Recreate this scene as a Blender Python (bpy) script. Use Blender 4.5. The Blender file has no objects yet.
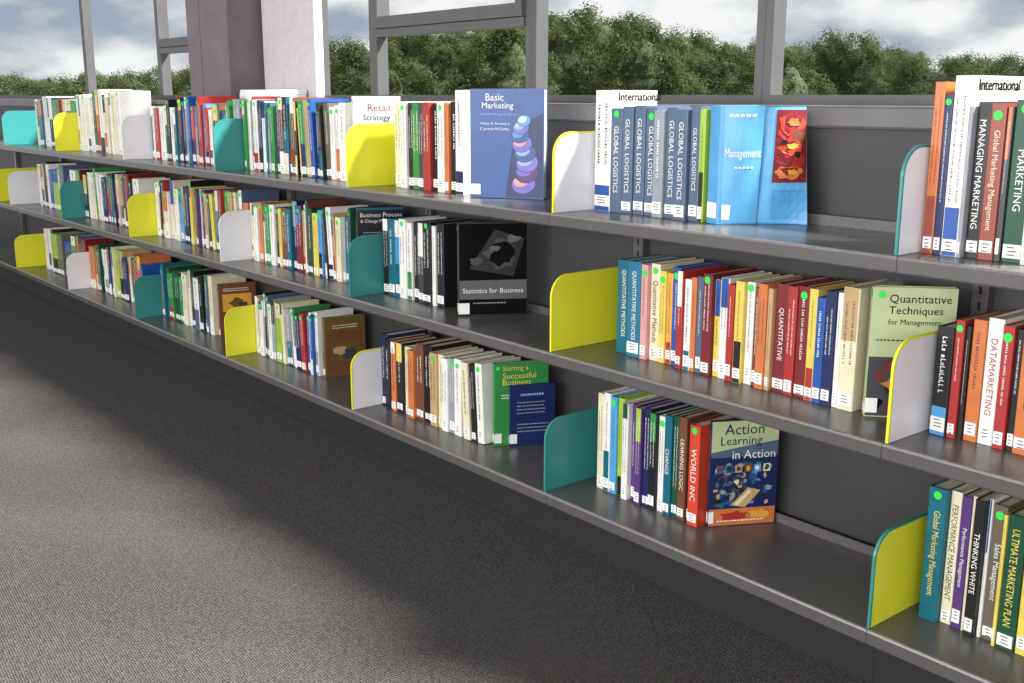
import bpy, bmesh, math, random
from mathutils import Vector, Matrix
random.seed(7)
scene = bpy.context.scene
C = scene.collection
try:
    scene.view_settings.view_transform = 'Standard'
    scene.view_settings.look = 'None'
except Exception:
    pass

# ------------------------------------------------------------------ camera
F_PX = 1072.0
TH = math.radians(12.85)
YAW = math.radians(39.36)
ROLL = math.radians(0.08)
CAM = Vector((1.833, -1.612, 1.055))
hf = Vector((-math.cos(YAW), math.sin(YAW), 0))
rt = Vector((math.sin(YAW), math.cos(YAW), 0))
fw = hf * math.cos(TH) - Vector((0, 0, 1)) * math.sin(TH)
up = hf * math.sin(TH) + Vector((0, 0, 1)) * math.cos(TH)
rt2 = rt * math.cos(ROLL) + up * math.sin(ROLL)
up2 = up * math.cos(ROLL) - rt * math.sin(ROLL)
cd = bpy.data.cameras.new('camera')
cd.sensor_width = 36.0
cd.lens = F_PX / 1024 * 36.0
cd.clip_end = 500
cam = bpy.data.objects.new('camera', cd)
C.objects.link(cam)
M3 = Matrix((rt2, up2, -fw)).transposed()
cam.matrix_world = Matrix.Translation(CAM) @ M3.to_4x4()
scene.camera = cam

def at(px, py, Y):
    d = fw * F_PX + rt2 * (px - 512) + up2 * (341.5 - py)
    s = (Y - CAM.y) / d.y
    return CAM + d * s

def x_at(px, Y, Z):
    lo, hi = -400.0, 1400.0
    for _ in range(45):
        m = (lo + hi) / 2
        if at(px, m, Y).z > Z: lo = m
        else: hi = m
    return at(px, lo, Y).x

# ------------------------------------------------------------------ materials
def lin(c):
    c = c / 255.0
    return c / 12.92 if c <= 0.04045 else ((c + 0.055) / 1.055) ** 2.4
def L(rgb): return (lin(rgb[0]), lin(rgb[1]), lin(rgb[2]), 1)
MATS = {}
def mat(name, rgb, rough=0.5, var=0.12, scale=40.0, metal=0.0, bump=0.0, bscale=200.0, spec=0.5):
    if name in MATS: return MATS[name]
    m = bpy.data.materials.new(name); m.use_nodes = True
    nt = m.node_tree; b = nt.nodes['Principled BSDF']
    b.inputs['Roughness'].default_value = rough
    b.inputs['Metallic'].default_value = metal
    b.inputs['Specular IOR Level'].default_value = spec
    tc = nt.nodes.new('ShaderNodeTexCoord')
    n = nt.nodes.new('ShaderNodeTexNoise'); n.inputs['Scale'].default_value = scale; n.inputs['Detail'].default_value = 4
    nt.links.new(tc.outputs['Object'], n.inputs['Vector'])
    r = nt.nodes.new('ShaderNodeValToRGB')
    c = L(rgb)
    r.color_ramp.elements[0].position = 0.3; r.color_ramp.elements[1].position = 0.7
    r.color_ramp.elements[0].color = (c[0]*(1-var), c[1]*(1-var), c[2]*(1-var), 1)
    r.color_ramp.elements[1].color = (min(1, c[0]*(1+var)), min(1, c[1]*(1+var)), min(1, c[2]*(1+var)), 1)
    nt.links.new(n.outputs['Fac'], r.inputs['Fac'])
    nt.links.new(r.outputs['Color'], b.inputs['Base Color'])
    if bump:
        n2 = nt.nodes.new('ShaderNodeTexNoise'); n2.inputs['Scale'].default_value = bscale
        nt.links.new(tc.outputs['Object'], n2.inputs['Vector'])
        bp = nt.nodes.new('ShaderNodeBump'); bp.inputs['Strength'].default_value = bump; bp.inputs['Distance'].default_value = 0.002
        nt.links.new(n2.outputs['Fac'], bp.inputs['Height'])
        nt.links.new(bp.outputs['Normal'], b.inputs['Normal'])
    MATS[name] = m
    return m

PAL = dict(white=(234, 231, 225), cream=(228, 217, 184), black=(26, 26, 29), charcoal=(62, 64, 68), grey=(146, 150, 156),
           slate=(80, 98, 124), navy=(24, 38, 88), blue=(34, 82, 160), light_blue=(80, 156, 208), teal=(14, 100, 118),
           dark_green=(22, 74, 52), green=(50, 136, 66), lime=(156, 190, 58), yellow=(226, 202, 90), orange=(204, 116, 62),
           red=(170, 48, 44), dark_red=(120, 33, 39), brown=(112, 68, 48), tan=(192, 158, 112), purple=(84, 52, 116),
           pink=(216, 156, 156), olive=(184, 194, 148), rust=(148, 70, 54), amber=(228, 162, 66),
           violet=(120, 104, 190), periwinkle=(150, 170, 226), olive_brown=(104, 84, 42), sky=(98, 172, 222), taupe=(104, 94, 82), midgrey=(86, 88, 92),
           vermilion=(206, 66, 42), mid_blue=(46, 82, 146), petrol=(34, 112, 142))
WORD = {'slate': 'slate blue', 'light_blue': 'light blue', 'dark_green': 'dark green', 'dark_red': 'dark red', 'lime': 'lime green', 'taupe': 'greyish brown',
        'vermilion': 'orange red', 'petrol': 'blue teal', 'mid_blue': 'blue'}
def word(c): return WORD.get(c, c)
def pm(c): return mat('cover_' + c, PAL[c], 0.38, 0.10, 18)
M_PAGE = mat('page_paper', (222, 212, 188), 0.9, 0.1, 300)
M_LABEL = mat('label_paper', (238, 237, 232), 0.7, 0.04)
M_INK = mat('label_ink', (70, 70, 76), 0.8, 0.05)
M_DOT = mat('sticker_green', (50, 220, 80), 0.5, 0.05)
M_STEEL = mat('shelf_steel', (88, 85, 84), 0.24, 0.45, 650, 0.0, 0.12, 900)
M_LIP = mat('shelf_lip_highlight', (116, 113, 112), 0.3, 0.2, 120)  # lighter colour paints a highlight along the front edge of the boards
M_STEELD = mat('shelf_steel_dark', (40, 38, 38), 0.5, 0.1, 60)
M_SLOT = mat('slot_black', (12, 12, 12), 0.8)
M_WALL = mat('wall_paint_grey', (54, 53, 53), 0.5, 0.08, 8, 0, 0.2, 300)
M_SILL = mat('sill_aluminium', (98, 96, 97), 0.4, 0.08, 12)
M_FRAME = mat('window_aluminium', (84, 82, 83), 0.5, 0.08, 12)
M_COL = mat('column_paint', (112, 101, 104), 0.75, 0.10, 10, 0, 0.3, 150)
M_PIER = mat('pier_stucco', (192, 183, 187), 0.9, 0.06, 35, 0, 0.7, 120)
D_TEAL = mat('divider_teal', (54, 136, 132), 0.3, 0.04, 10)
D_YEL = mat('divider_yellow', (234, 232, 52), 0.3, 0.04, 10)
D_WHI = mat('divider_white', (234, 232, 237), 0.3, 0.03, 10)

def carpet_mat():
    m = bpy.data.materials.new('carpet_loop'); m.use_nodes = True
    nt = m.node_tree; b = nt.nodes['Principled BSDF']; b.inputs['Roughness'].default_value = 0.95
    b.inputs['Specular IOR Level'].default_value = 0.1
    tc = nt.nodes.new('ShaderNodeTexCoord')
    mp = nt.nodes.new('ShaderNodeMapping'); mp.inputs['Scale'].default_value = (1, 1.35, 1); mp.inputs['Rotation'].default_value = (0, 0, 0.12)
    nt.links.new(tc.outputs['Object'], mp.inputs['Vector'])
    v = nt.nodes.new('ShaderNodeTexVoronoi'); v.inputs['Scale'].default_value = 155; v.inputs['Randomness'].default_value = 0.2
    nt.links.new(mp.outputs['Vector'], v.inputs['Vector'])
    r = nt.nodes.new('ShaderNodeValToRGB')
    r.color_ramp.elements[0].position = 0.1; r.color_ramp.elements[0].color = L((112, 108, 107))
    r.color_ramp.elements[1].position = 0.6; r.color_ramp.elements[1].color = L((33, 31, 30))
    nt.links.new(v.outputs['Distance'], r.inputs['Fac'])
    hs = nt.nodes.new('ShaderNodeMixRGB'); hs.blend_type = 'MULTIPLY'; hs.inputs['Fac'].default_value = 0.42
    bw = nt.nodes.new('ShaderNodeRGBToBW'); nt.links.new(v.outputs['Color'], bw.inputs['Color'])
    r2 = nt.nodes.new('ShaderNodeValToRGB')
    r2.color_ramp.elements[0].position = .2; r2.color_ramp.elements[1].position = .8
    r2.color_ramp.elements[0].color = (0.3, 0.295, 0.292, 1); r2.color_ramp.elements[1].color = (1, 1, 1, 1)
    nt.links.new(bw.outputs['Val'], r2.inputs['Fac'])
    nt.links.new(r.outputs['Color'], hs.inputs['Color1']); nt.links.new(r2.outputs['Color'], hs.inputs['Color2'])
    nt.links.new(hs.outputs['Color'], b.inputs['Base Color'])
    bp = nt.nodes.new('ShaderNodeBump'); bp.inputs['Strength'].default_value = 0.4; bp.inputs['Distance'].default_value = 0.003; bp.invert = True
    nt.links.new(v.outputs['Distance'], bp.inputs['Height']); nt.links.new(bp.outputs['Normal'], b.inputs['Normal'])
    return m
def glass_mat():
    m = bpy.data.materials.new('window_glass'); m.use_nodes = True
    nt = m.node_tree
    for n in list(nt.nodes): nt.nodes.remove(n)
    o = nt.nodes.new('ShaderNodeOutputMaterial'); t = nt.nodes.new('ShaderNodeBsdfTransparent'); g = nt.nodes.new('ShaderNodeBsdfGlossy')
    g.inputs['Roughness'].default_value = 0.02
    t.inputs['Color'].default_value = (0.96, 0.97, 0.97, 1)
    x = nt.nodes.new('ShaderNodeMixShader'); x.inputs['Fac'].default_value = 0.001
    nt.links.new(t.outputs[0], x.inputs[1]); nt.links.new(g.outputs[0], x.inputs[2]); nt.links.new(x.outputs[0], o.inputs['Surface'])
    return m
M_GLASS = glass_mat()

# ------------------------------------------------------------------ mesh builder
class MB:
    def __init__(s): s.v = []; s.f = []; s.m = []
    def face(s, pts, mi=0):
        n = len(s.v); s.v += [tuple(p) for p in pts]; s.f.append(list(range(n, n + len(pts)))); s.m.append(mi)
    def box(s, x0, x1, y0, y1, z0, z1, mi=0):
        s.prism([(x0, y0), (x1, y0), (x1, y1), (x0, y1)], z0, z1, lambda p, q, h: (p, q, h), mi)
    def prism(s, poly, a, b, fn, mi=0):
        n = len(s.v); k = len(poly)
        s.v += [fn(p, q, a) for p, q in poly] + [fn(p, q, b) for p, q in poly]
        s.f.append(list(range(n, n + k))[::-1]); s.m.append(mi)
        s.f.append(list(range(n + k, n + 2 * k))); s.m.append(mi)
        for i in range(k):
            j = (i + 1) % k
            s.f.append([n + i, n + j, n + k + j, n + k + i]); s.m.append(mi)
    def build(s, name, mats, parent=None, loc=(0, 0, 0), rz=0.0, recalc=False):
        me = bpy.data.meshes.new(name); me.from_pydata(s.v, [], s.f)
        if not isinstance(mats, (list, tuple)): mats = [mats]
        for m in mats: me.materials.append(m)
        me.polygons.foreach_set('material_index', s.m)
        if recalc:
            bm = bmesh.new(); bm.from_mesh(me); bmesh.ops.recalc_face_normals(bm, faces=bm.faces); bm.to_mesh(me); bm.free()
        me.update()
        o = bpy.data.objects.new(name, me); C.objects.link(o)
        o.location = loc; o.rotation_euler = (0, 0, rz)
        if parent: o.parent = parent
        return o
def tag(o, label=None, cat=None, group=None, kind=None):
    if label: o['label'] = label
    if cat: o['category'] = cat
    if group: o['group'] = group
    if kind: o['kind'] = kind
    return o
XYZ = lambda p, q, h: (p, q, h)
YZX = lambda p, q, h: (h, p, q)

TXT = {}
def text_geo(s):
    if s in TXT: return TXT[s]
    cu = bpy.data.curves.new('t', 'FONT'); cu.body = s; cu.resolution_u = 2
    ob = bpy.data.objects.new('t', cu); C.objects.link(ob)
    dg = bpy.context.evaluated_depsgraph_get(); dg.update()
    oe = ob.evaluated_get(dg); me = oe.to_mesh()
    vs = [(v.co.x, v.co.y) for v in me.vertices]; fs = [list(p.vertices) for p in me.polygons]
    oe.to_mesh_clear(); bpy.data.objects.remove(ob); bpy.data.curves.remove(cu)
    mx = min(v[0] for v in vs); my = min(v[1] for v in vs)
    vs = [(a - mx, b - my) for a, b in vs]
    TXT[s] = (vs, fs, max(v[0] for v in vs), max(v[1] for v in vs))
    return TXT[s]
def add_text(mb, s, o, rv, uv, width, height, mi=0, stretch=1.0):
    vs, fs, w, h = text_geo(s)
    k = min(width / w, height / h); ky = min(k * stretch, height / h)
    o = Vector(o); rv = Vector(rv); uv = Vector(uv); n = len(mb.v)
    mb.v += [tuple(o + rv * (a * k) + uv * (b * ky)) for a, b in vs]
    for f in fs: mb.f.append([n + i for i in f]); mb.m.append(mi)

# ------------------------------------------------------------------ setting
B = 0.9
ZS = {'top': 0.798, 'middle': 0.473, 'bottom': 0.122}
SILL = 1.0385
mb = MB(); mb.box(-9, 3.2, -4.5, 0.45, -0.05, 0.0); tag(mb.build('floor', carpet_mat()), 'dark grey loop pile carpet floor', None, None, 'structure')
mb = MB(); mb.box(-9, 3.2, 0.312, 0.60, 0.0, 0.993); tag(mb.build('wall_back', M_WALL), 'dark grey wall below the windows', None, None, 'structure')
mb = MB(); mb.prism([(0.302, 0.999), (0.305, 0.994), (0.62, 0.994), (0.62, 1.038), (0.305, 1.038), (0.302, 1.033)], -9, 3.2, YZX)
tag(mb.build('trim_1', M_SILL, recalc=True), 'grey window sill running above the shelves', None, None, 'structure')
HEAD = 3.7
mb = MB(); mb.box(-9, 3.2, 0.40, 0.60, HEAD, 3.9); tag(mb.build('trim_2', M_FRAME), 'grey beam over the windows', None, None, 'structure')
mb = MB(); mb.box(-9, 3.2, -4.5, 0.60, 3.9, 3.95); tag(mb.build('ceiling', mat('ceiling_white', (225, 224, 220), .9, .04, 6)), 'white ceiling', None, None, 'structure')
mb = MB()
mb.box(-2.64, -2.27, 0.303, 0.47, SILL, HEAD)
mb.box(-2.655, -2.53, 0.3005, 0.303, SILL, HEAD)
mb.box(-2.269, -2.235, 0.452, 0.47, SILL, HEAD, 1)
tag(mb.build('wall_column', [M_COL, mat('recess_dark', (46, 42, 43), .8)]), 'mauve painted column between windows', None, None, 'structure')
WY = 0.471
def wx(px): return x_at(px, WY, 1.25)
xp = x_at(323, .47, 1.25)
mb = MB(); mb.box(-2.234, xp, .435, 0.4705, SILL, HEAD); tag(mb.build('wall_pier', M_PIER), 'pale stucco pier beside the mauve column', None, None, 'structure')

def window(n, x0, x1, transom, label):
    y0, y1, z0, z1 = WY, WY + .045, SILL, HEAD
    j = 0.024
    mb = MB()
    mb.box(x0 + .0005, x0 + j, y0, y1, z0, z1); mb.box(x1 - j, x1 - .0005, y0, y1, z0, z1)
    mb.box(x0 + j, x1 - j, y0, y1, z0, z0 + 0.022); mb.box(x0 + j, x1 - j, y0, y1, z1 - 0.05, z1)
    o = mb.build('window_%d' % n, M_FRAME); tag(o, label, None, None, 'structure')
    if transom:
        s = MB(); zt = 1.256
        a, b_ = x0 + j, x1 - j
        s.box(a, b_, y0 - .008, y1 - .005, zt, zt + .026)
        s.box(a, b_, y0 - .016, y1 - .01, zt + .028, zt + .066)
        s.box(a, a + .03, y0 - .016, y1 - .01, zt + .066, z1 - .06); s.box(b_ - .03, b_, y0 - .016, y1 - .01, zt + .066, z1 - .06)
        s.build('window_sash', M_FRAME, o)
    g = MB(); yg = y0 + .022; g.face([(x0 + j, yg, z0 + .022), (x1 - j, yg, z0 + .022), (x1 - j, yg, z1 - .05), (x0 + j, yg, z1 - .05)])
    g.build('window_pane', M_GLASS, o)
xa, xb, xc = wx(766), wx(531), wx(373)
WX = [(xa + .88, 2.4, 0), (xa, xa + .88, 0), (xb, xa, 0), (xc, xb, 1), (xp - .06, xc, 0), (wx(159), -2.66, 1), (wx(85), wx(159), 0), (wx(85) - 2.2, wx(85), 0)]
for i, (a, b_, t) in enumerate(WX): window(i + 1, a, b_, t, 'grey aluminium framed window, number %d from the right' % (i + 1))

# ------------------------------------------------------------------ dividers / shelving
DESC = {
 ('top', -1): 'the rightmost pale divider', ('top', 0): 'the white yellow-rimmed divider', ('top', 1): 'the nearer yellow divider',
 ('top', 2): 'the nearer teal divider', ('top', 3): 'the plain white divider', ('top', 4): 'the farther yellow divider', ('top', 5): 'the farther teal divider',
 ('middle', -1): 'the rightmost white divider', ('middle', 0): 'the nearer yellow divider', ('middle', 1): 'the nearer teal divider',
 ('middle', 2): 'the second white divider', ('middle', 3): 'the farther yellow divider', ('middle', 4): 'the farther teal divider', ('middle', 5): 'the farthest white divider',
 ('bottom', -1): 'the rightmost yellow divider', ('bottom', 0): 'the nearer teal divider', ('bottom', 1): 'the nearer white divider',
 ('bottom', 2): 'the second yellow divider', ('bottom', 3): 'the farther teal divider', ('bottom', 4): 'the farther white divider', ('bottom', 5): 'the farthest yellow divider'}
DCOL = {
 ('top', -1): ('W', 'T'), ('top', 0): ('W', 'Y'), ('top', 1): ('Y', 'Y'), ('top', 2): ('T', 'T'), ('top', 3): ('W', 'W'), ('top', 4): ('Y', 'Y'), ('top', 5): ('T', 'T'),
 ('middle', -1): ('W', 'Y'), ('middle', 0): ('Y', 'Y'), ('middle', 1): ('T', 'T'), ('middle', 2): ('W', 'W'), ('middle', 3): ('Y', 'Y'), ('middle', 4): ('T', 'T'), ('middle', 5): ('W', 'W'),
 ('bottom', -1): ('Y', 'T'), ('bottom', 0): ('T', 'T'), ('bottom', 1): ('W', 'Y'), ('bottom', 2): ('Y', 'Y'), ('bottom', 3): ('T', 'T'), ('bottom', 4): ('W', 'W'), ('bottom', 5): ('Y', 'Y')}
DM = {'W': D_WHI, 'Y': D_YEL, 'T': D_TEAL}
XB = {n: -n * B for n in range(-2, 8)}
XB[-1] = 0.874; XB[-2] = 1.774
DOFF = {('bottom', 0): -.020, ('bottom', 1): -.014, ('middle', 1): -.006, ('middle', 0): -.003, ('top', -1): -.012, ('bottom', -1): -.006}
def arc_profile(y0, y1, h, r, inset=0.0):
    p = [(y0 + inset, 0)]
    for i in range(9):
        a = math.pi - math.pi / 2 * i / 8
        p.append((y0 + r + (r - inset) * math.cos(a), h - r + (r - inset) * math.sin(a)))
    p.append((y1, h - inset)); p.append((y1, 0))
    return p
def divider(x, tier, fc, ec, label):
    z = ZS[tier] + 0.0006
    mb = MB(); mb.prism(arc_profile(0.006, 0.26, 0.18, 0.05, 0.004), 0, 0.004, YZX)
    o = mb.build('shelf_divider', DM[fc], loc=(x, 0, z), recalc=True)
    e = MB()
    po = arc_profile(0.006, 0.26, 0.18, 0.05, 0.0); pi_ = arc_profile(0.006, 0.26, 0.18, 0.05, 0.0042)
    for i in range(len(po) - 2):
        a, b_ = po[i], po[i + 1]; c, d = pi_[i + 1], pi_[i]
        e.prism([a, b_, c, d], -0.0006, 0.0046, YZX)
    e.build('edge_band', DM[ec], o, recalc=True)
    tag(o, label, 'divider', 'coloured dividers on the %s shelf' % tier)
for (tier, n), (fc, ec) in DCOL.items():
    d = DESC[(tier, n)].replace('the ', '', 1)
    divider(XB[n] + 0.003 + DOFF.get((tier, n), 0), tier, fc, ec, '%s plate with rounded corner on the %s shelf' % (d, tier))
divider(x_at(-3, .006, ZS['middle']), 'middle', 'Y', 'Y', 'Yellow divider plate cut by the left picture edge, beside the farthest white divider')

prof = [(0.005, 0), (0.0015, -0.001), (0, -0.005), (0, -0.026), (0.002, -0.029), (0.014, -0.029), (0.014, -0.026), (0.005, -0.026), (0.004, -0.005),
        (0.291, -0.005), (0.291, 0.021), (0.287, 0.021), (0.287, 0)]
for tier in ZS:
    for n in range(-1, 7):
        x0 = XB[n]
        mb = MB(); mb.prism(prof, 0.0006, XB[n - 1] - XB[n] - 0.0006, YZX)
        mb.m[2] = mb.m[3] = 1  # front bevel faces take the painted highlight
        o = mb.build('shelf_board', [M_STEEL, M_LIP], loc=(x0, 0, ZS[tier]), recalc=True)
        d = DESC.get((tier, n), None)
        lab = 'dark grey steel %s shelf board right of %s' % (tier, d) if d else 'dark grey steel %s shelf board farthest left' % tier
        tag(o, lab, 'shelf', 'steel boards of the %s shelf' % tier)
for n in range(-2, 8):
    x = XB[n]
    mb = MB(); mb.box(-.016, .016, .2925, .3105, 0, .795)
    for k in range(24): mb.face([(-.003, .2922, .04 + k * .03), (.003, .2922, .04 + k * .03), (.003, .2922, .055 + k * .03), (-.003, .2922, .055 + k * .03)], 1)
    o = mb.build('shelf_upright', [M_STEEL, M_SLOT], loc=(x, 0, 0.0005))
    nm = ['first', 'second', 'third', 'fourth', 'fifth', 'sixth', 'seventh', 'eighth', 'ninth', 'tenth'][n + 2]
    tag(o, 'slotted dark steel upright against the wall, %s from the right' % nm, 'upright', 'slotted uprights behind the shelves')
    for tier in ('top', 'middle'):
        mb = MB(); zz = ZS[tier] - 0.0062
        mb.prism([(.016, zz), (.2915, zz), (.2915, zz - .06), (.27, zz - .06), (.016, zz - .018)], -.0015, .0015, YZX)
        mb.build('shelf_bracket', M_STEEL, o, recalc=True)
for n in range(-1, 7):
    x0 = XB[n]
    mb = MB(); mb.prism([(.034, 0), (.034, .088), (.037, .0918), (.068, .0918), (.068, .088), (.042, .085), (.042, 0)], .0003, XB[n - 1] - XB[n] - .0003, YZX)
    o = mb.build('kick_plate', M_STEELD, loc=(x0, 0, .0005), recalc=True)
    d = DESC.get(('bottom', n))
    tag(o, 'dark kick plate below the bottom shelf, right of %s' % d if d else 'dark kick plate farthest left below the bottom shelf', 'kick plate', 'kick plates along the floor')

# ------------------------------------------------------------------ books
DARK = {'black', 'charcoal', 'slate', 'navy', 'blue', 'teal', 'dark_green', 'red', 'dark_red', 'brown', 'purple', 'green', 'rust', 'grey', 'olive_brown', 'taupe', 'vermilion', 'mid_blue', 'petrol'}
def disc(mb, fn, cx, cy, rx, ry, mi, k=14, rot=0.0):
    pts = []
    for i in range(k):
        a = 2 * math.pi * i / k
        u, v = rx * math.cos(a), ry * math.sin(a)
        pts.append(fn(cx + u * math.cos(rot) - v * math.sin(rot), cy + u * math.sin(rot) + v * math.cos(rot)))
    mb.face(pts, mi)
def make_book(x, y, z, yaw, t, w, h, col, label, group, top=None, bot=None, title=None, tc=None, dot=False, lab=True, cov=None, mark=True, tsize=.6):
    r = min(.0022, t * .28); b = .0022 if t > .02 else .0009
    outer = [(0, w), (0, r), (-r * .3, r * .3), (-r, 0), (-t + r, 0), (-t + r * .3, r * .3), (-t, r), (-t, w)]
    inner = [(-t + b, w), (-t + b, b + .0008), (-b, b + .0008), (-b, w)]
    mb = MB(); mb.prism(outer + inner, 0, h, XYZ)
    tcol = tc or ('white' if col in DARK else random.choice(['charcoal', 'charcoal', 'navy', 'dark_red', 'black']))
    mats = [pm(col), pm(top or bot or col), pm(tcol), pm(bot or col)]
    xl, xr = -t + r, -r
    def band(z0, z1, mi): mb.face([(xl, -.00025, z0), (xr, -.00025, z0), (xr, -.00025, z1), (xl, -.00025, z1)], mi)
    tf = random.uniform(.55, .85); bf = random.uniform(.2, .45)
    if top: band(h * tf, h - .0005, 1)
    if bot: band(.0005, h * bf, 3)
    if not title and mark:
        # lines of tiny strokes: lettering too small to read
        zz = h * random.uniform(.84, .92); zend = h * random.uniform(.28, .5); sp = t - 2 * r
        rows = 1 if t < .018 or random.random() < .45 else 2
        lh = min(.009, sp * (random.uniform(.2, .36) if rows == 1 else .19))
        for rr in range(rows):
            c0 = -t / 2 + (0 if rows == 1 else (.24 - .48 * rr) * sp); z_ = zz - (0 if rr == 0 else random.uniform(0, .02))
            while z_ > zend:
                wl = random.randint(3, 9)
                for q in range(wl):
                    lw = lh * random.uniform(.4, .65); k = random.random(); hh = lh / 2; s = lw * .3
                    if k < .35:      # upright stroke with a bar
                        mb.face([(c0 - hh, -.0005, z_ - s), (c0 + hh, -.0005, z_ - s), (c0 + hh, -.0005, z_), (c0 - hh, -.0005, z_)], 2)
                        mb.face([(c0 - hh, -.0005, z_ - lw), (c0 - hh + lh * .2, -.0005, z_ - lw), (c0 - hh + lh * .2, -.0005, z_ - s), (c0 - hh, -.0005, z_ - s)], 2)
                    elif k < .7:     # low round letter
                        mb.face([(c0 - hh, -.0005, z_ - lw * .8), (c0 + hh * .4, -.0005, z_ - lw * .8), (c0 + hh * .4, -.0005, z_), (c0 - hh, -.0005, z_)], 2)
                    else:            # two strokes
                        for a in (0, lw * .62): mb.face([(c0 - hh, -.0005, z_ - a - s), (c0 + hh * .5, -.0005, z_ - a - s), (c0 + hh * .5, -.0005, z_ - a), (c0 - hh, -.0005, z_ - a)], 2)
                    z_ -= lw + lh * .2
                    if z_ < zend: break
                z_ -= lh * .5
    o = mb.build('book', mats, loc=(x, y, z + .0006), rz=-yaw)
    p = MB(); p.box(-t + b + .0003, -b - .0003, b + .0012, w - .003, .0025, h - .003)
    p.build('page_block', M_PAGE, o)
    if title:
        m2 = MB(); sp = t - 2 * r
        vs, fs, tw, th = text_geo(title)
        W_, H_ = h * (.64 if dot else .72), sp * tsize
        k = min(W_ / tw, H_ / th); ky = min(k * 1.35, H_ / th)
        add_text(m2, title, (-t / 2 - th * ky / 2, -.0006, h * (.51 if dot else .54) + tw * k / 2), (0, 0, -1), (1, 0, 0), W_, H_, 0, 1.35)
        m2.build('title_lettering', pm(tcol), o)
    if cov:
        m2 = MB(); cov(m2)
        m2.build('cover_print', COVM, o)
    if lab:
        q = MB(); z0 = random.uniform(.006, .012); z1 = z0 + random.uniform(.018, .026)
        q.box(xl, xr, -.0009, -.0004, z0, z1)
        for i in range(3):
            zc = z1 - .005 - i * .006; a0 = t * random.uniform(.16, .25)
            q.face([(xl + a0, -.001, zc - .0009), (xr - t * random.uniform(.15, .4), -.001, zc - .0009), (xr - t * .2, -.001, zc + .0009), (xl + a0, -.001, zc + .0009)], 1)
        q.build('call_label', [M_LABEL, M_INK], o)
    if dot:
        q = MB(); rr = min(.0078, (t - 2 * r) * .52)
        disc(q, lambda u, v: (u, -.0011, v), -t / 2, h - .012 - random.uniform(0, .008), rr, rr, 0)
        q.build('dot_sticker', M_DOT, o)
    return tag(o, label, 'book', group)

COVN = ['white', 'black', 'blue', 'light_blue', 'orange', 'red', 'yellow', 'grey', 'purple', 'green', 'brown', 'pink', 'teal', 'navy', 'charcoal', 'cream', 'olive', 'dark_red', 'amber', 'violet', 'periwinkle', 'olive_brown', 'sky', 'slate', 'dark_green', 'tan', 'midgrey', 'taupe', 'mid_blue', 'vermilion']
COVM = [pm(c) for c in COVN] + [M_LABEL, M_DOT, mat('print_black', (14, 14, 15), .85, .05, 20, spec=.1)]
CI = {c: i for i, c in enumerate(COVN)}; CI['label'] = len(COVN); CI['dot'] = len(COVN) + 1; CI['ink'] = len(COVN) + 2
def crect(m, y0, y1, z0, z1, c, e=.0004): m.face([(e, y0, z0), (e, y1, z0), (e, y1, z1), (e, y0, z1)], CI[c])
def ctext(m, s, y0, z0, w, h, c, e=.001): add_text(m, s, (e, y0, z0), (0, 1, 0), (0, 0, 1), w, h, CI[c])
def cdisc(m, cy, cz, a, b_, c, e=.0007, rot=0, k=18): disc(m, lambda u, v: (e, u, v), cy, cz, a, b_, CI[c], k, rot)
def cblob(m, cy, cz, a, b_, c, e, seed):
    rr = random.Random(seed); pts = []
    for i in range(14):
        an = 2 * math.pi * i / 14; k = rr.uniform(.6, 1.1); pts.append((e, cy + a * k * math.cos(an), cz + b_ * k * math.sin(an)))
    m.face(pts, CI[c])
def clines(m, y0, y1, z0, c, n=2, step=.008, th=.003):
    for i in range(n):
        yy = y0
        while yy < y1 - .004:
            ln = random.uniform(.003, .008); crect(m, yy, min(y1, yy + ln), z0 - i * step, z0 - i * step + th, c, .0009); yy += ln + .002

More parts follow.
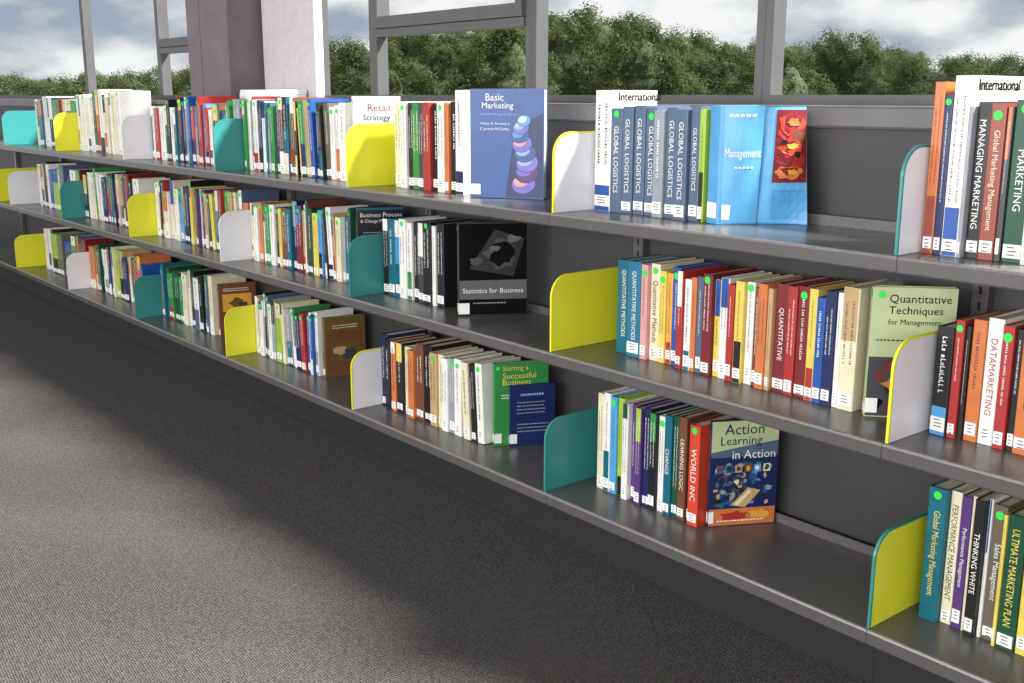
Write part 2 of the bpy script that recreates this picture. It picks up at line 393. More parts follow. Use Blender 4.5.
ORD = 'first second third fourth fifth sixth seventh eighth ninth tenth eleventh twelfth thirteenth fourteenth fifteenth sixteenth seventeenth eighteenth nineteenth twentieth twenty-first twenty-second twenty-third twenty-fourth twenty-fifth twenty-sixth twenty-seventh twenty-eighth twenty-ninth thirtieth thirty-first thirty-second thirty-third thirty-fourth thirty-fifth thirty-sixth thirty-seventh thirty-eighth thirty-ninth fortieth'.split()
def gname(tier, n): return 'books on the %s shelf right of %s' % (tier, DESC[(tier, n)])
PHI = math.radians(3.6)
def row(tier, n, start, end, spec, y0=.124, dep=.148, tsize=.6):
    z = ZS[tier]
    x0 = x_at(start, y0 + .004, z) if abs(start) > 20 else start
    x1 = x_at(end, y0 + .004, z) if abs(end) > 20 else end
    items = []
    for l in spec.strip().split('\n'):
        it = l.split()
        if it: items.append((it[0], float(it[1]), float(it[2]) + random.uniform(-.006, .005), dict(k.split('=') for k in it[3:])))
    tot = sum(i[1] for i in items)
    prev = False; gaps = []
    for it in items:
        ln = 'l' in it[3]; gaps.append(it[2] * math.tan(PHI) if ln and not prev else 0); prev = ln
    x = x0; sc = (x1 - x0 - sum(gaps)) / tot
    for i, (col, wd, h, kv) in enumerate(items):
        th = wd * sc; x += gaps[i]
        lab = '%s book' % word(col)
        if kv.get('top'): lab += ' with %s upper part' % word(kv['top'])
        elif kv.get('bot'): lab += ' with %s lower part' % word(kv['bot'])
        elif kv.get('d'): lab += ' with green dot'
        elif kv.get('l'): lab = 'leaning ' + lab
        tail = ', %s right of %s, %s shelf' % (ORD[i], DESC[(tier, n)], tier)
        if len((lab + tail).split()) > 16: lab = '%s book' % word(col)
        cov = None
        if kv.get('cov'):
            s = kv['cov'].replace('_', ' ')
            def cov(m, s=s, h=h):
                for dy, dz in ((0, 0), (.0007, 0), (0, .0005), (.0007, .0005), (.0012, .0002)): ctext(m, s, .022 + dy, h - .0235 + dz, .135, .019, 'ink')
        t = th - .0008
        o = make_book(x + th - .0003, y0 + random.uniform(-.008, .008), z, 0, t, dep + random.uniform(-.008, .004), h, col, lab[0].upper() + lab[1:] + tail, gname(tier, n),
                  top=kv.get('top'), bot=kv.get('bot'), title=kv['t'].replace('_', ' ') if 't' in kv else None, tc=kv.get('tc'), dot='d' in kv, cov=cov, tsize=float(kv.get('s', tsize)), lab=random.random() < .93)
        if 'l' in kv:
            o.rotation_euler = (0, -PHI, 0)
            o.location.x = x + .0005 + t * math.cos(PHI); o.location.z = z + .0006 + t * math.sin(PHI)
        x += th
    return len(items)
CW = [('white', 18), ('cream', 12), ('black', 12), ('navy', 8), ('grey', 9), ('dark_green', 7), ('green', 6), ('teal', 6), ('blue', 6), ('red', 3), ('orange', 4), ('yellow', 3), ('tan', 8), ('brown', 7), ('purple', 3), ('dark_red', 4), ('slate', 6), ('light_blue', 4), ('taupe', 4), ('lime', 2)]
def auto(count, h0, h1, seed, force='', lean=.15):
    rnd = random.Random(seed); out = []
    acc = ['white', 'red', 'yellow', 'blue', 'orange', 'black', 'green', 'navy', 'cream', 'teal', 'grey', 'slate']
    hh = (h0 + h1) / 2; last = None; force = force.split(); run = 0
    for i in range(count):
        while True:
            c = rnd.choices([a for a, _ in CW], [b for _, b in CW])[0]
            if c != last or c == 'white': break
        if i < len(force): c = force[i]
        last = c
        if rnd.random() < .5: hh = rnd.uniform(h0, h1)
        else: hh = min(h1, max(h0, hh + rnd.uniform(-.012, .012)))
        s = '%s %.2f %.3f' % (c, rnd.choice([.45, .55, .65, .8, 1, 1.1, 1.35]), hh)
        if rnd.random() < .36: s += ' top=' + rnd.choice([a for a in acc if a != c])
        if rnd.random() < .36: s += ' bot=' + rnd.choice([a for a in acc if a != c])
        if rnd.random() < .6: s += ' d=1'
        if run == 0 and 2 < i < count - 4 and rnd.random() < lean: run = rnd.randint(2, 4)
        if run: s += ' l=1'; run -= 1
        out.append(s)
    return '\n'.join(out)

# rightmost bay
row('top', -1, .8745, 1.062, """
orange 13 .284 bot=rust
navy 10 .266 d=1
white 19 .290 bot=blue cov=International
grey 5 .248
black 15 .250 t=MANAGING_MARKETING tc=white
rust 17 .250 t=Global_Marketing_Management tc=cream d=1
charcoal 7 .248 top=orange
dark_green 22 .254 t=MARKETING tc=white d=1 s=.42
white 12 .25 top=charcoal""", y0=.072, dep=.185)
row('middle', -1, 931, 1040, """
black 17 .20 bot=light_blue
red 9 .208 d=1
black 5 .2
orange 13 .212
white 15 .22 t=DATAMARKETING tc=red s=.5
red 11 .215 d=1
black 8 .21
orange 16 .215
white 9 .20""")
row('bottom', -1, 920, 1026, """
teal 20 .258 t=Global_Marketing_Management tc=yellow d=1
cream 12 .255 t=PERFORMANCE_MANAGEMENT tc=dark_green
purple 11 .25 t=Performance_Management tc=white
cream 6 .257
black 11 .252 t=THINKING_WHITE tc=white
white 4 .262 top=blue
taupe 14 .252 t=Sales_Management tc=white d=1
yellow 4 .24
dark_green 18 .252 t=ULTIMATE_MARKETING_PLAN tc=yellow
yellow 11 .25 top=navy""", tsize=.68)
# second bay
row('top', 0, 594, 703, """
white 19 .272 bot=blue cov=International
slate 13 .234 t=GLOBAL_LOGISTICS tc=white d=1
slate 12 .232 t=GLOBAL_LOGISTICS tc=white
slate 12 .235 t=GLOBAL_LOGISTICS tc=white
slate 12 .233 t=GLOBAL_LOGISTICS tc=white d=1
grey 11 .234
slate 12 .234 t=GLOBAL_LOGISTICS tc=white
slate 12 .232 t=GLOBAL_LOGISTICS tc=white
slate 10 .234 t=GLOBAL_LOGISTICS tc=white
lime 6 .234 bot=black""", tsize=.46)
row('middle', 0, 615, 853, """
teal 17 .222 t=QUANTITATIVE_METHODS tc=white
petrol 16 .222 t=QUANTITATIVE_METHODS tc=white
pink 8 .22 d=1
cream 11 .218 t=Quantitative_Methods tc=black d=1
yellow 8 .212 d=1
amber 7 .205 bot=red
blue 9 .216 d=1
red 7 .214 top=white
white 8 .206 bot=teal
orange 6 .212
slate 7 .215
dark_red 10 .218 d=1
yellow 7 .208 top=blue
white 9 .216 top=blue
red 7 .206
yellow 9 .216 bot=black
white 8 .214 d=1
brown 6 .204
orange 9 .213
tan 5 .208
dark_red 12 .218 t=QUANTITATIVE tc=white s=.5
red 9 .216
dark_red 11 .220 d=1
yellow 8 .22 bot=red
blue 8 .214
navy 9 .222
white 5 .22
cream 14 .238 top=tan""", tsize=.72)
row('bottom', 0, 597, 699, """
cream 9 .243
white 9 .245 bot=teal
light_blue 9 .245 d=1
lime 9 .24 bot=black
white 8 .242 top=dark_green
purple 9 .238
purple 8 .234 top=lime
navy 9 .236
black 9 .235 top=green
white 8 .232 d=1
teal 9 .235 t=CHANGE tc=white
dark_green 8 .235
brown 9 .237 t=LEARNING_LOGIC tc=white
black 5 .236
vermilion 12 .236 t=WORLD_INC tc=white d=1""")
# third bay
row('top', 1, 395, 466, """
cream 9 .24
white 8 .242 d=1
black 7 .24
green 9 .24
charcoal 6 .24
red 8 .238
black 8 .244
white 8 .24 d=1
orange 5 .24
black 8 .246
white 9 .27 bot=navy""")
row('middle', 1, 386, 445, """
black 7 .226 top=white
teal 8 .228
light_blue 6 .23 top=white bot=teal
white 8 .232 d=1
white 6 .228 bot=green
black 8 .234
charcoal 7 .236 top=white
black 9 .238 d=1
white 4 .232
black 8 .24""")
row('bottom', 1, -.904, -.386, """
navy 11 .228
black 8 .222
orange 7 .215 top=white
black 9 .22 top=yellow
cream 9 .212 d=1
orange 8 .212
brown 10 .232
black 10 .234
tan 9 .222 d=1
cream 8 .215
white 8 .22
grey 7 .215 d=1
white 9 .218 d=1
cream 8 .222 l=1
black 6 .224 l=1
white 8 .226 d=1 l=1""", y0=.105)
# further bays
row('top', 2, -1.788, -1.085, auto(28, .218, .258, 1, 'green white black red white navy white teal'))
row('middle', 2, -1.788, -1.085, auto(27, .198, .242, 2, 'white cream white orange white green white black yellow'))
row('bottom', 2, -1.788, -1.33, auto(18, .192, .238, 3, 'white tan white black'))
row('top', 3, -2.688, -1.81, auto(29, .212, .255, 4, 'black white red white dark_green black white'))
row('middle', 3, -2.688, -1.81, auto(28, .198, .248, 5, 'white black red white cream'))
row('bottom', 3, -2.688, -2.16, auto(17, .192, .238, 6, 'red teal dark_green green dark_green dark_green green white cream white'))
row('top', 4, -3.588, -3.02, auto(16, .24, .285, 7, 'white cream white white cream white white black red white white cream grey white cream white'))
row('middle', 4, -3.588, -2.86, auto(18, .20, .248, 8, 'black white cream green white'))
row('bottom', 4, -3.588, -2.88, auto(17, .2, .24, 9, 'orange green red dark_green teal white navy'))
row('top', 5, -4.30, -3.63, auto(12, .215, .25, 10, 'white black teal white white'))
row('middle', 5, -4.36, -3.66, auto(12, .195, .24, 11, 'white cream black white'))
row('bottom', 5, -4.36, -3.66, auto(12, .195, .24, 12, 'white red white black'))

# featured books at row ends
R = math.radians
def cov_basic(m):
    h = .277; w = .205
    crect(m, .004, w - .003, .003, h - .003, 'mid_blue', .0002)
    m.face([(.0003, .10, .003), (.0003, w - .003, .003), (.0003, w - .003, h - .06), (.0003, .125, h - .10)], CI['navy'])
    ctext(m, 'Basic', .045, h - .030, .09, .018, 'white'); ctext(m, 'Marketing', .035, h - .054, .105, .020, 'white')
    ctext(m, 'A Global-Managerial Approach', .03, h - .068, .115, .008, 'periwinkle')
    ctext(m, 'William D. Perreault, Jr.', .03, h - .092, .085, .009, 'white'); ctext(m, 'E. Jerome McCarthy', .03, h - .106, .08, .009, 'white')
    zc = .022
    for i, (c, hi, rr) in enumerate([('violet', 'pink', .028), ('purple', 'violet', .027), ('violet', 'periwinkle', .026), ('mid_blue', 'periwinkle', .025), ('violet', 'pink', .023), ('mid_blue', 'light_blue', .021), ('violet', 'periwinkle', .019), ('light_blue', 'white', .016)]):
        cy = .150 + .010 * math.sin(i * .9)
        cdisc(m, cy, zc + rr * .6, rr * 1.22, rr * .95, 'navy', .0004 + i * .00008, .2)
        cdisc(m, cy, zc + rr * .6, rr * 1.15, rr * .88, c, .00042 + i * .00008, .2)
        cdisc(m, cy - rr * .25, zc + rr * .8, rr * .75, rr * .5, hi, .00045 + i * .00008, .2)
        cdisc(m, cy - rr * .35, zc + rr * .95, rr * .3, rr * .18, 'white', .00047 + i * .00008, .2)
        zc += rr * .98
    crect(m, .002, .03, .008, .035, 'label', .0009)
make_book(-.428, .100, ZS['top'], R(61), .028, .205, .277, 'mid_blue', 'Large blue textbook turned outward, cover showing a column of violet eggs', gname('top', 1), lab=True, cov=cov_basic, bot='white', title=None)
def cov_stat(m):
    h = .255; w = .19
    crect(m, .004, w - .003, .004, h - .004, 'ink', .0003)
    m.face([(.0005, .03, .13), (.0005, .10, .235), (.0005, .18, .21), (.0005, .15, .108)], CI['black'])
    cblob(m, .115, .172, .05, .045, 'charcoal', .0006, 3); cblob(m, .12, .168, .038, .034, 'ink', .0007, 5)
    cblob(m, .10, .185, .016, .009, 'midgrey', .0008, 6); cblob(m, .15, .21, .02, .012, 'taupe', .0008, 2); cblob(m, .05, .15, .02, .014, 'charcoal', .0008, 8)
    crect(m, .003, w - .003, .046, .098, 'midgrey', .0004)
    ctext(m, 'Statistics for Business', .012, .063, .165, .020, 'white'); clines(m, .04, .13, .034, 'grey', 1)
    crect(m, .0, .03, .006, .036, 'label', .0009)
make_book(-.465, .085, ZS['middle'], R(31), .018, .19, .255, 'black', 'Black textbook showing its front cover with a grey lettered band near the bottom', gname('middle', 1), cov=cov_stat, dot=True)
def cov_start(m):
    h = .231; w = .152
    crect(m, .001, w - .002, .001, h - .001, 'green', .0002)
    ctext(m, 'Starting a', .024, h - .024, .12, .0175, 'yellow'); ctext(m, 'Successful', .024, h - .043, .12, .0165, 'yellow'); ctext(m, 'Business', .024, h - .061, .12, .0165, 'yellow')
    clines(m, .02, .10, h - .09, 'white', 2)
    crect(m, .0, .02, .008, .035, 'label', .0009); cdisc(m, .010, h - .012, .006, .006, 'dot', .001)
make_book(-.360, .125, ZS['bottom'], R(25), .022, .152, .231, 'green', 'Green book with yellow cover lettering, behind the small dark blue book', gname('bottom', 1), cov=cov_start)
def cov_jump(m):
    h = .172
    crect(m, .001, .126, .001, h - .001, 'navy', .0002)
    clines(m, .03, .10, h - .03, 'periwinkle', 1, .008, .006); clines(m, .02, .10, h - .05, 'grey', 4, .01, .003); clines(m, .02, .11, .06, 'grey', 3, .01, .003)
    crect(m, .0, .02, .008, .035, 'label', .0009)
make_book(-.330, .155, ZS['bottom'], R(25), .011, .128, .172, 'navy', 'Small dark blue book, last in its row, leaning against the green book', gname('bottom', 1), cov=cov_jump)
def cov_quant(m):
    h = .2455; w = .148
    crect(m, .001, w - .002, .115, h - .001, 'olive', .0002); crect(m, .001, w - .002, .002, .115, 'charcoal', .0002)
    ctext(m, 'Quantitative', .030, h - .031, .108, .019, 'ink'); ctext(m, 'Techniques', .030, h - .054, .1, .019, 'ink'); ctext(m, 'for Management', .030, h - .072, .1, .013, 'ink')
    clines(m, .012, .09, h - .10, 'charcoal', 1)
    rr = random.Random(21)
    for i in range(26):
        cblob(m, rr.uniform(.02, .125), rr.uniform(.02, .10), rr.uniform(.008, .02), rr.uniform(.006, .014), rr.choice(['dark_red', 'black', 'brown', 'charcoal', 'ink', 'dark_green', 'dark_red']), .0005 + i * .000005, i)
    cblob(m, .05, .065, .026, .014, 'orange', .0008, 3); cblob(m, .09, .08, .018, .01, 'amber', .0008, 5); cblob(m, .11, .05, .016, .012, 'orange', .0008, 6)
    crect(m, .0, .022, .008, .036, 'label', .0012); cdisc(m, .016, h - .014, .007, .007, 'dot', .001)
make_book(.762, .118, ZS['middle'], R(48), .021, .148, .2455, 'olive', 'Sage green book turned outward at the right end of the middle row', gname('middle', 0), cov=cov_quant, dot=True)
def cov_action(m):
    h = .244; w = .158
    crect(m, .001, w - .002, .15, h - .001, 'olive', .0002); crect(m, .001, w - .002, .04, .16, 'navy', .0003); crect(m, .001, w - .002, .001, .04, 'orange', .0002)
    m.face([(.0003, .001, .16), (.0003, w - .002, .15), (.0003, w - .002, .195), (.0003, .08, .185), (.0003, .001, .172)], CI['slate'])
    ctext(m, 'Action', .03, h - .032, .095, .024, 'navy'); ctext(m, 'Learning', .022, h - .062, .125, .026, 'navy'); ctext(m, 'in Action', .05, h - .088, .1, .020, 'white')
    rr = random.Random(3)
    for i in range(120):
        c = rr.choice(['charcoal', 'teal', 'slate', 'slate', 'mid_blue', 'navy', 'light_blue', 'dark_green', 'grey', 'brown', 'tan', 'navy', 'black', 'cream'])
        cblob(m, rr.uniform(.012, .146), rr.uniform(.048, .146), rr.uniform(.003, .011), rr.uniform(.003, .009), c, .0004 + i * .000004, i)
    for i in range(6):
        yy = .014 + i * .022; crect(m, yy, yy + .016, .124, .142, ['slate', 'teal', 'tan', 'brown', 'light_blue', 'cream'][i], .001); cblob(m, yy + .008, .133, .006, .007, ['brown', 'navy', 'charcoal', 'amber', 'white', 'dark_green'][i], .0011, i)
    m.face([(.0011, .05, .048), (.0011, .09, .088), (.0011, .12, .08), (.0011, .085, .042)], CI['tan'])
    m.face([(.0012, .058, .05), (.0012, .092, .082), (.0012, .099, .079), (.0012, .068, .047)], CI['cream'])
    cblob(m, .06, .022, .035, .014, 'red', .0008, 8); cblob(m, .12, .024, .028, .013, 'amber', .0008, 9); clines(m, .02, .13, .010, 'white', 1)
    crect(m, .0, .012, .008, .035, 'label', .0014)
make_book(.382, .142, ZS['bottom'], R(29), .012, .158, .244, 'navy', 'Book with olive, dark blue and orange collage cover, right end of the bottom row', gname('bottom', 0), cov=cov_action)
def cov_retail(m):
    h = .258
    crect(m, .001, .146, .09, h - .001, 'label', .0002)
    ctext(m, 'Retail', .045, h - .045, .085, .022, 'red'); ctext(m, 'Strategy', .03, h - .078, .105, .024, 'navy')
    clines(m, .03, .12, h - .10, 'grey', 2); crect(m, .001, .148, .002, .09, 'light_blue', .0003)
make_book(-1.055, .13, ZS['top'], R(20), .024, .148, .258, 'white', 'White book with red cover lettering, at the row end behind the yellow divider', gname('top', 2), cov=cov_retail, dot=True)
def cov_bpm(m):
    h = .245
    ctext(m, 'Business Process', .012, h - .030, .13, .018, 'white'); ctext(m, '& Change Management', .012, h - .050, .13, .016, 'white'); clines(m, .02, .12, h - .08, 'grey', 2)
    crect(m, .01, .14, .05, .14, 'teal', .0003); crect(m, .001, .148, h - .008, h - .001, 'teal', .0004)
make_book(-1.055, .13, ZS['middle'], R(24), .026, .148, .245, 'black', 'Black book with white cover lettering, at the row end behind the teal divider', gname('middle', 2), cov=cov_bpm)
def cov_brown(m):
    h = .205
    crect(m, .012, .138, .015, h - .05, 'brown', .0003); crect(m, .02, .13, .05, .12, 'olive_brown', .0005)
    cblob(m, .06, .09, .03, .02, 'tan', .0006, 4); cblob(m, .09, .075, .03, .02, 'charcoal', .0007, 5); clines(m, .03, .12, h - .03, 'cream', 2)
make_book(-1.295, .135, ZS['bottom'], R(9), .022, .148, .205, 'olive_brown', 'Olive brown book with picture cover ending the row before an empty stretch', gname('bottom', 2), cov=cov_brown)
def cov_man(m):
    crect(m, .001, .146, .001, .209, 'brown', .0002)
    clines(m, .02, .12, .19, 'white', 2); crect(m, .015, .13, .10, .17, 'amber', .0003); cblob(m, .07, .135, .035, .022, 'olive_brown', .0005, 3); cblob(m, .1, .125, .02, .016, 'charcoal', .0006, 4)
make_book(-2.115, .13, ZS['bottom'], R(12), .024, .148, .21, 'brown', 'Brown book with amber panel ending the row in the fourth bay', gname('bottom', 3), cov=cov_man)

# fat blue paperback, splayed: its front cover stands off the pages and a second, picture-printed leaf curls out behind it
def fat_book():
    z = ZS['top'] + .0006; h = .24
    ox, oy = .40, .2
    def sub(pts, per=4, sm=2):
        out = []
        for i in range(len(pts) - 1):
            for k in range(per): out.append(Vector(pts[i]).lerp(Vector(pts[i + 1]), k / per))
        out.append(Vector(pts[-1]))
        for _ in range(sm): out = [out[0]] + [(out[i - 1] + out[i] * 2 + out[i + 1]) / 4 for i in range(1, len(out) - 1)] + [out[-1]]
        return out
    S = lambda p, zz: (p[0] - ox, p[1] - oy, zz)
    NV = 8
    class Sheet:
        def __init__(s, bot, top, bow, z0=0, z1=h): s.b = sub(bot); s.t = sub(top); s.bow = bow; s.n = len(s.b); s.z0 = z0; s.z1 = z1
        def curve(s, v):
            q = math.sin(math.pi * v) * s.bow; out = []
            for i in range(s.n):
                c = s.b[i].lerp(s.t[i], v); d = (s.b[min(s.n - 1, i + 1)] - s.b[max(0, i - 1)]).normalized()
                k = q * math.sin(math.pi * i / (s.n - 1))
                out.append(Vector((c.x + d.y * k, c.y - d.x * k)))
            return out
        def mesh(s, m):
            cv = [s.curve(j / NV) for j in range(NV + 1)]; zz = lambda j: s.z0 + (s.z1 - s.z0) * j / NV
            for j in range(NV):
                for i in range(s.n - 1): m.face([S(cv[j][i], zz(j)), S(cv[j][i + 1], zz(j)), S(cv[j + 1][i + 1], zz(j + 1)), S(cv[j + 1][i], zz(j + 1))])
        def on(s, u, v, off):
            v = min(1, max(0, v)); cv = s.curve(v); f = min(1, max(0, u)) * (s.n - 1); i = min(s.n - 2, int(f)); t = f - i
            c = cv[i].lerp(cv[i + 1], t); d = (cv[i + 1] - cv[i]).normalized()
            return Vector((c.x - ox + d.y * off, c.y - oy - d.x * off, s.z0 + (s.z1 - s.z0) * v))
        def Q(s, m, u0, u1, v0, v1, c, off=.0012):
            ku = max(1, int((u1 - u0) * 8)); kv = max(1, int((v1 - v0) * 12))
            for i in range(ku):
                for j in range(kv):
                    a, b_ = u0 + (u1 - u0) * i / ku, u0 + (u1 - u0) * (i + 1) / ku
                    e, g = v0 + (v1 - v0) * j / kv, v0 + (v1 - v0) * (j + 1) / kv
                    m.face([s.on(a, e, off), s.on(b_, e, off), s.on(b_, g, off), s.on(a, g, off)], CI[c])
        def T(s, m, tx, u0, u1, v0, c, hv=.095, off=.0024):
            vs, fs, tw, th = text_geo(tx); base = len(m.v)
            for a, b_ in vs: m.v.append(tuple(s.on(u0 + (u1 - u0) * a / tw, v0 + b_ * (hv / th), off)))
            for f in fs: m.f.append([base + i for i in f]); m.m.append(CI[c])
        def blob(s, m, u, v, ru, rv_, c, off, seed):
            rr = random.Random(seed); pts = []
            for i in range(14):
                a = 2 * math.pi * i / 14; k = rr.uniform(.6, 1.1)
                pts.append(s.on(u + ru * k * math.cos(a), v + rv_ * k * math.sin(a), off))
            m.face(pts, CI[c])
    bk = [(.352, .284), (.349, .136), (.353, .130), (.386, .120), (.393, .122)]
    A = Sheet([(.393, .122), (.407, .150), (.432, .192)], [(.393, .122), (.424, .143), (.454, .176)], .009)
    Bs = Sheet([(.426, .195), (.446, .210), (.474, .240), (.509, .262)], [(.443, .188), (.460, .204), (.474, .236), (.474, .284)], .010, .0, h - .002)
    mb = MB()
    for i in range(len(bk) - 1):
        a, b_ = bk[i], bk[i + 1]
        mb.face([S(a, 0), S(b_, 0), S(b_, h), S(a, h)])
    A.mesh(mb)
    o = mb.build('book', pm('light_blue'), loc=(ox, oy, z))
    sm = o.modifiers.new('thickness', 'SOLIDIFY'); sm.thickness = .0009; sm.offset = 0
    p = MB(); p.prism([(.3545 - ox, .28 - oy), (.3525 - ox, .139 - oy), (.357 - ox, .133 - oy), (.386 - ox, .127 - oy), (.402 - ox, .165 - oy), (.412 - ox, .28 - oy)], .002, h - .003, XYZ)
    p.build('page_block', M_PAGE, o)
    for k, f in enumerate((.15, .3, .45)):
        e0 = Vector((.413, .279)).lerp(Vector((.488, .272)), f); s0 = Vector((.3895, .130)); mid = s0.lerp(e0, .5) + Vector((.004, -.001))
        lf = MB(); Sheet([tuple(s0), tuple(mid), tuple(e0)], [tuple(s0), tuple(mid + Vector((.002, 0))), tuple(e0 + Vector((.004, 0)))], .003, .003, h - .005).mesh(lf)
        lf.build('loose_page', M_PAGE, o)
    pg = MB(); Bs.mesh(pg); b2 = pg.build('picture_leaf', pm('light_blue'), o)
    m2 = MB()
    A.Q(m2, .04, .99, .01, .99, 'sky', .0008)
    A.T(m2, 'Management', .08, .97, .55, 'white')
    for i in range(5): A.Q(m2, .16 + i * .14, .26 + i * .14, .91, .93, 'white', .0018); A.Q(m2, .34 + i * .1, .41 + i * .1, .48, .495, 'white', .0018)
    A.Q(m2, .05, .32, .04, .17, 'label', .0018)
    m2.build('cover_print', COVM, o)
    m3 = MB()
    Bs.Q(m3, .02, .99, .01, .99, 'sky', .0008); Bs.Q(m3, .36, .97, .04, .30, 'light_blue', .0012)
    Bs.Q(m3, .34, .985, .36, .975, 'dark_red', .0014)
    for k, (u, v, a, b_, c) in enumerate([(.66, .86, .30, .10, 'vermilion'), (.58, .77, .22, .08, 'red'), (.82, .75, .15, .07, 'brown'), (.66, .66, .30, .08, 'vermilion'), (.54, .56, .18, .07, 'dark_red'), (.82, .54, .14, .07, 'red'), (.64, .45, .28, .07, 'orange'), (.70, .87, .16, .045, 'orange'), (.70, .67, .14, .03, 'amber'), (.72, .45, .12, .03, 'amber'), (.80, .60, .08, .03, 'black'), (.52, .70, .08, .03, 'black')]):
        Bs.blob(m3, u, v, a, b_, c, .0018 + k * .0001, k)
    m3.build('picture_print', COVM, b2)
    q = MB(); q.face([(.353 - ox, .1286 - oy, .012), (.386 - ox, .1188 - oy, .012), (.386 - ox, .1188 - oy, .044), (.353 - ox, .1286 - oy, .044)]); q.build('call_label', M_LABEL, o)
    tag(o, 'Fat light blue paperback with curling splayed cover and orange red picture, ending the top row', 'book', gname('top', 0))
fat_book()

# papers on the sill
mb = MB()
for i in range(5):
    dx, dy = random.uniform(-.006, .006), random.uniform(-.004, .004)
    mb.box(-.17 + dx, .17 + dx, -.055 + dy, .055 + dy, i * .0085, i * .0085 + .008)
o = mb.build('paper_stack', mat('white_paper', (236, 235, 237), .8, .03), loc=(-2.05, .37, SILL + .0005))
tag(o, 'White stack of papers on the sill in front of the pale pier', 'papers')

# ------------------------------------------------------------------ outside
mb = MB(); mb.box(-200, 200, 4, 260, -4.2, -4.0); tag(mb.build('ground', mat('grass_ground', (88, 100, 60), .95, .25, .5)), 'grass outside the windows', None, None, 'structure')
def leaf_mat():
    m = bpy.data.materials.new('leaves'); m.use_nodes = True
    nt = m.node_tree; b = nt.nodes['Principled BSDF']; b.inputs['Roughness'].default_value = .9; b.inputs['Specular IOR Level'].default_value = .05
    tc = nt.nodes.new('ShaderNodeTexCoord'); n = nt.nodes.new('ShaderNodeTexNoise'); n.inputs['Scale'].default_value = .8; n.inputs['Detail'].default_value = 4
    nt.links.new(tc.outputs['Object'], n.inputs['Vector'])
    r = nt.nodes.new('ShaderNodeValToRGB'); r.color_ramp.elements[0].position = .35; r.color_ramp.elements[1].position = .68
    r.color_ramp.elements[0].color = L((74, 83, 56)); r.color_ramp.elements[1].color = L((92, 101, 66))
    nt.links.new(n.outputs['Fac'], r.inputs['Fac']); nt.links.new(r.outputs['Color'], b.inputs['Base Color'])
    t = nt.nodes.new('ShaderNodeBsdfTranslucent'); nt.links.new(r.outputs['Color'], t.inputs['Color'])
    x = nt.nodes.new('ShaderNodeMixShader'); x.inputs['Fac'].default_value = .45
    nt.links.new(b.outputs[0], x.inputs[1]); nt.links.new(t.outputs[0], x.inputs[2])
    nt.links.new(x.outputs[0], nt.nodes['Material Output'].inputs['Surface'])
    return m
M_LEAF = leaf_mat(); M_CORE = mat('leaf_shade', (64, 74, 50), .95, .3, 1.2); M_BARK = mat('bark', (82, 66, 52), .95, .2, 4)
def crown_mesh(seed):
    rnd = random.Random(seed); mb = MB()
    blobs = []
    for i in range(80):
        a = rnd.uniform(0, 6.28); zz = rnd.uniform(3.0, 7.45)
        env = 2.85 * math.sqrt(max(.05, 1 - ((zz - 4.6) / 3.2) ** 2)); rr = env * rnd.uniform(.4, .98)
        blobs.append((rr * math.cos(a), rr * math.sin(a), zz, rnd.uniform(.24, .7)))
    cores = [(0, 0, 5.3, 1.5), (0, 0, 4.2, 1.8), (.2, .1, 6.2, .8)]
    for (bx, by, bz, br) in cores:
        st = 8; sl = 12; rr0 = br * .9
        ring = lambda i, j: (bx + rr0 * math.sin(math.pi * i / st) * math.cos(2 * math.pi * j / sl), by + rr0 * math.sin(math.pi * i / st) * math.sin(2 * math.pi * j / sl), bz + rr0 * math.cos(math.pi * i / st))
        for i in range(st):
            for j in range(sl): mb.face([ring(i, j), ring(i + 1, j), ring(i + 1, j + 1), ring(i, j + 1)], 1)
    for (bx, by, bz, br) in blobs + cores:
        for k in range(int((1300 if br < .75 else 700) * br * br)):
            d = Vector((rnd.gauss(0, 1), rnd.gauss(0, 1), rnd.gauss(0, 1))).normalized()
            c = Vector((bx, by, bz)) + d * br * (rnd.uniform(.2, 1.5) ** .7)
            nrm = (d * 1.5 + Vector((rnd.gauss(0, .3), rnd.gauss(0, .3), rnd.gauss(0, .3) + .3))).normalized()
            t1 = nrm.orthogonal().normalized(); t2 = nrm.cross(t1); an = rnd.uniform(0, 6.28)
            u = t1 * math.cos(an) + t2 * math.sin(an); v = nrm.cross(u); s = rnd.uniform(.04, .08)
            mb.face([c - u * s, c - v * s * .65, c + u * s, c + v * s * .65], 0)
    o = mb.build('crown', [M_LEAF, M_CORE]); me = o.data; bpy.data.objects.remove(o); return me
def trunk_mesh(seed):
    rnd = random.Random(seed); mb = MB()
    def seg(a, b_, r0, r1):
        a = Vector(a); b_ = Vector(b_); d = (b_ - a).normalized(); u = d.orthogonal().normalized(); v = d.cross(u)
        for i in range(8):
            t0, t1 = 2 * math.pi * i / 8, 2 * math.pi * (i + 1) / 8
            q = lambda c, r, t: c + u * (r * math.cos(t)) + v * (r * math.sin(t))
            mb.face([q(a, r0, t0), q(a, r0, t1), q(b_, r1, t1), q(b_, r1, t0)])
    seg((0, 0, 0), (.05, 0, 1.6), .26, .2); seg((.05, 0, 1.6), (0, .05, 4.2), .2, .12)
    for i in range(5):
        a = i * 1.26 + rnd.uniform(-.3, .3); seg((.04, 0, 1.8 + i * .4), (1.3 * math.cos(a), 1.3 * math.sin(a), 3.6 + i * .5), .09, .04)
    o = mb.build('trunk', M_BARK); me = o.data; bpy.data.objects.remove(o); return me
crowns = [crown_mesh(i) for i in range(4)]; trunks = [trunk_mesh(i) for i in range(4)]
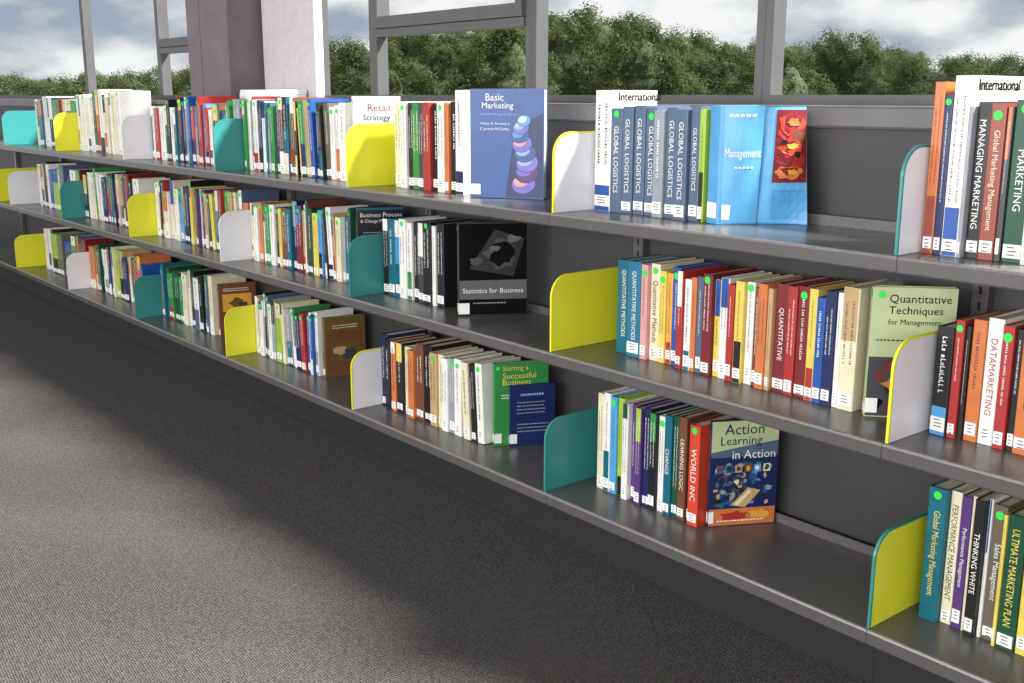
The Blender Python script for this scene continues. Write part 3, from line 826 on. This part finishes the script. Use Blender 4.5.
TR = [(1075, 70), (1035, 62), (1000, 54), (965, 54), (932, 56), (895, 44), (850, 30), (812, 40), (780, 48), (745, 36), (715, 42), (682, 32), (645, 18), (600, 4), (565, 16), (535, 8), (505, 20), (472, 14), (440, 28), (408, 24), (375, 40), (345, 38), (300, 62), (255, 62), (210, 68), (175, 64), (140, 70), (105, 72), (68, 76), (30, 73), (-5, 74), (-40, 74)]
rnd = random.Random(5)
for i, (px, py) in enumerate(TR):
    Rf = 62 + 11.0 * ((i * 2 + (i // 2) % 2) % 4)
    el = math.atan((341.5 - py + ROLL * (px - 512)) / F_PX) - TH
    p = CAM + hf * Rf + rt * (Rf * (px - 512) / (F_PX / math.cos(TH)))
    top = CAM.z + Rf * math.tan(el); sc = (top + 4.0) / 7.9
    o = bpy.data.objects.new('tree', trunks[i % 4]); C.objects.link(o)
    sw = max(1.15, sc * .98)
    o.location = (p.x, p.y, -4.0); o.scale = (sw, sw, sc); o.rotation_euler = (0, 0, rnd.uniform(0, 6.28))
    c = bpy.data.objects.new('crown', crowns[i % 4]); C.objects.link(c); c.parent = o
    tag(o, 'Leafy green tree, %s from the right in the treeline beyond the windows' % ORD[i], 'tree', 'trees beyond the windows')

# ------------------------------------------------------------------ light
w = bpy.data.worlds.new('world'); scene.world = w; w.use_nodes = True
nt = w.node_tree; bg = nt.nodes['Background']
tc = nt.nodes.new('ShaderNodeTexCoord'); mp = nt.nodes.new('ShaderNodeMapping'); mp.inputs['Scale'].default_value = (1, 1, 2.4); mp.inputs['Location'].default_value = (.3, .1, .15)
nt.links.new(tc.outputs['Generated'], mp.inputs['Vector'])
n = nt.nodes.new('ShaderNodeTexNoise'); n.inputs['Scale'].default_value = 8.5; n.inputs['Detail'].default_value = 10; n.inputs['Roughness'].default_value = .5
nt.links.new(mp.outputs['Vector'], n.inputs['Vector'])
r = nt.nodes.new('ShaderNodeValToRGB'); cr = r.color_ramp
cr.elements[0].position = .34; cr.elements[0].color = L((162, 174, 190))
cr.elements[1].position = .59; cr.elements[1].color = L((250, 250, 250))
e = cr.elements.new(.42); e.color = L((190, 196, 204)); e = cr.elements.new(.48); e.color = L((214, 217, 221)); e = cr.elements.new(.53); e.color = L((236, 238, 239))
nt.links.new(n.outputs['Fac'], r.inputs['Fac']); nt.links.new(r.outputs['Color'], bg.inputs['Color'])
bg.inputs['Strength'].default_value = 1.0

sd = bpy.data.lights.new('sun', 'SUN'); sd.energy = 14.5; sd.angle = math.radians(9.5); sd.color = (1, .99, .98)
so = bpy.data.objects.new('sun', sd); C.objects.link(so)
el, az = math.radians(45.5), math.radians(-47)
dirv = Vector((math.sin(az) * math.cos(el), -math.cos(az) * math.cos(el), -math.sin(el)))
so.rotation_euler = dirv.to_track_quat('-Z', 'Y').to_euler()
# added soft fill lamp without a known source, brightens spines and right-facing covers
ad = bpy.data.lights.new('added_fill', 'AREA'); ad.shape = 'RECTANGLE'; ad.size = 9.0; ad.size_y = 1.3; ad.energy = 330
ao = bpy.data.objects.new('added_fill', ad); C.objects.link(ao); ao.location = (0.5, -4.8, 1.35)
ao.rotation_euler = Vector((-.3, 1, -.02)).to_track_quat('-Z', 'Y').to_euler()
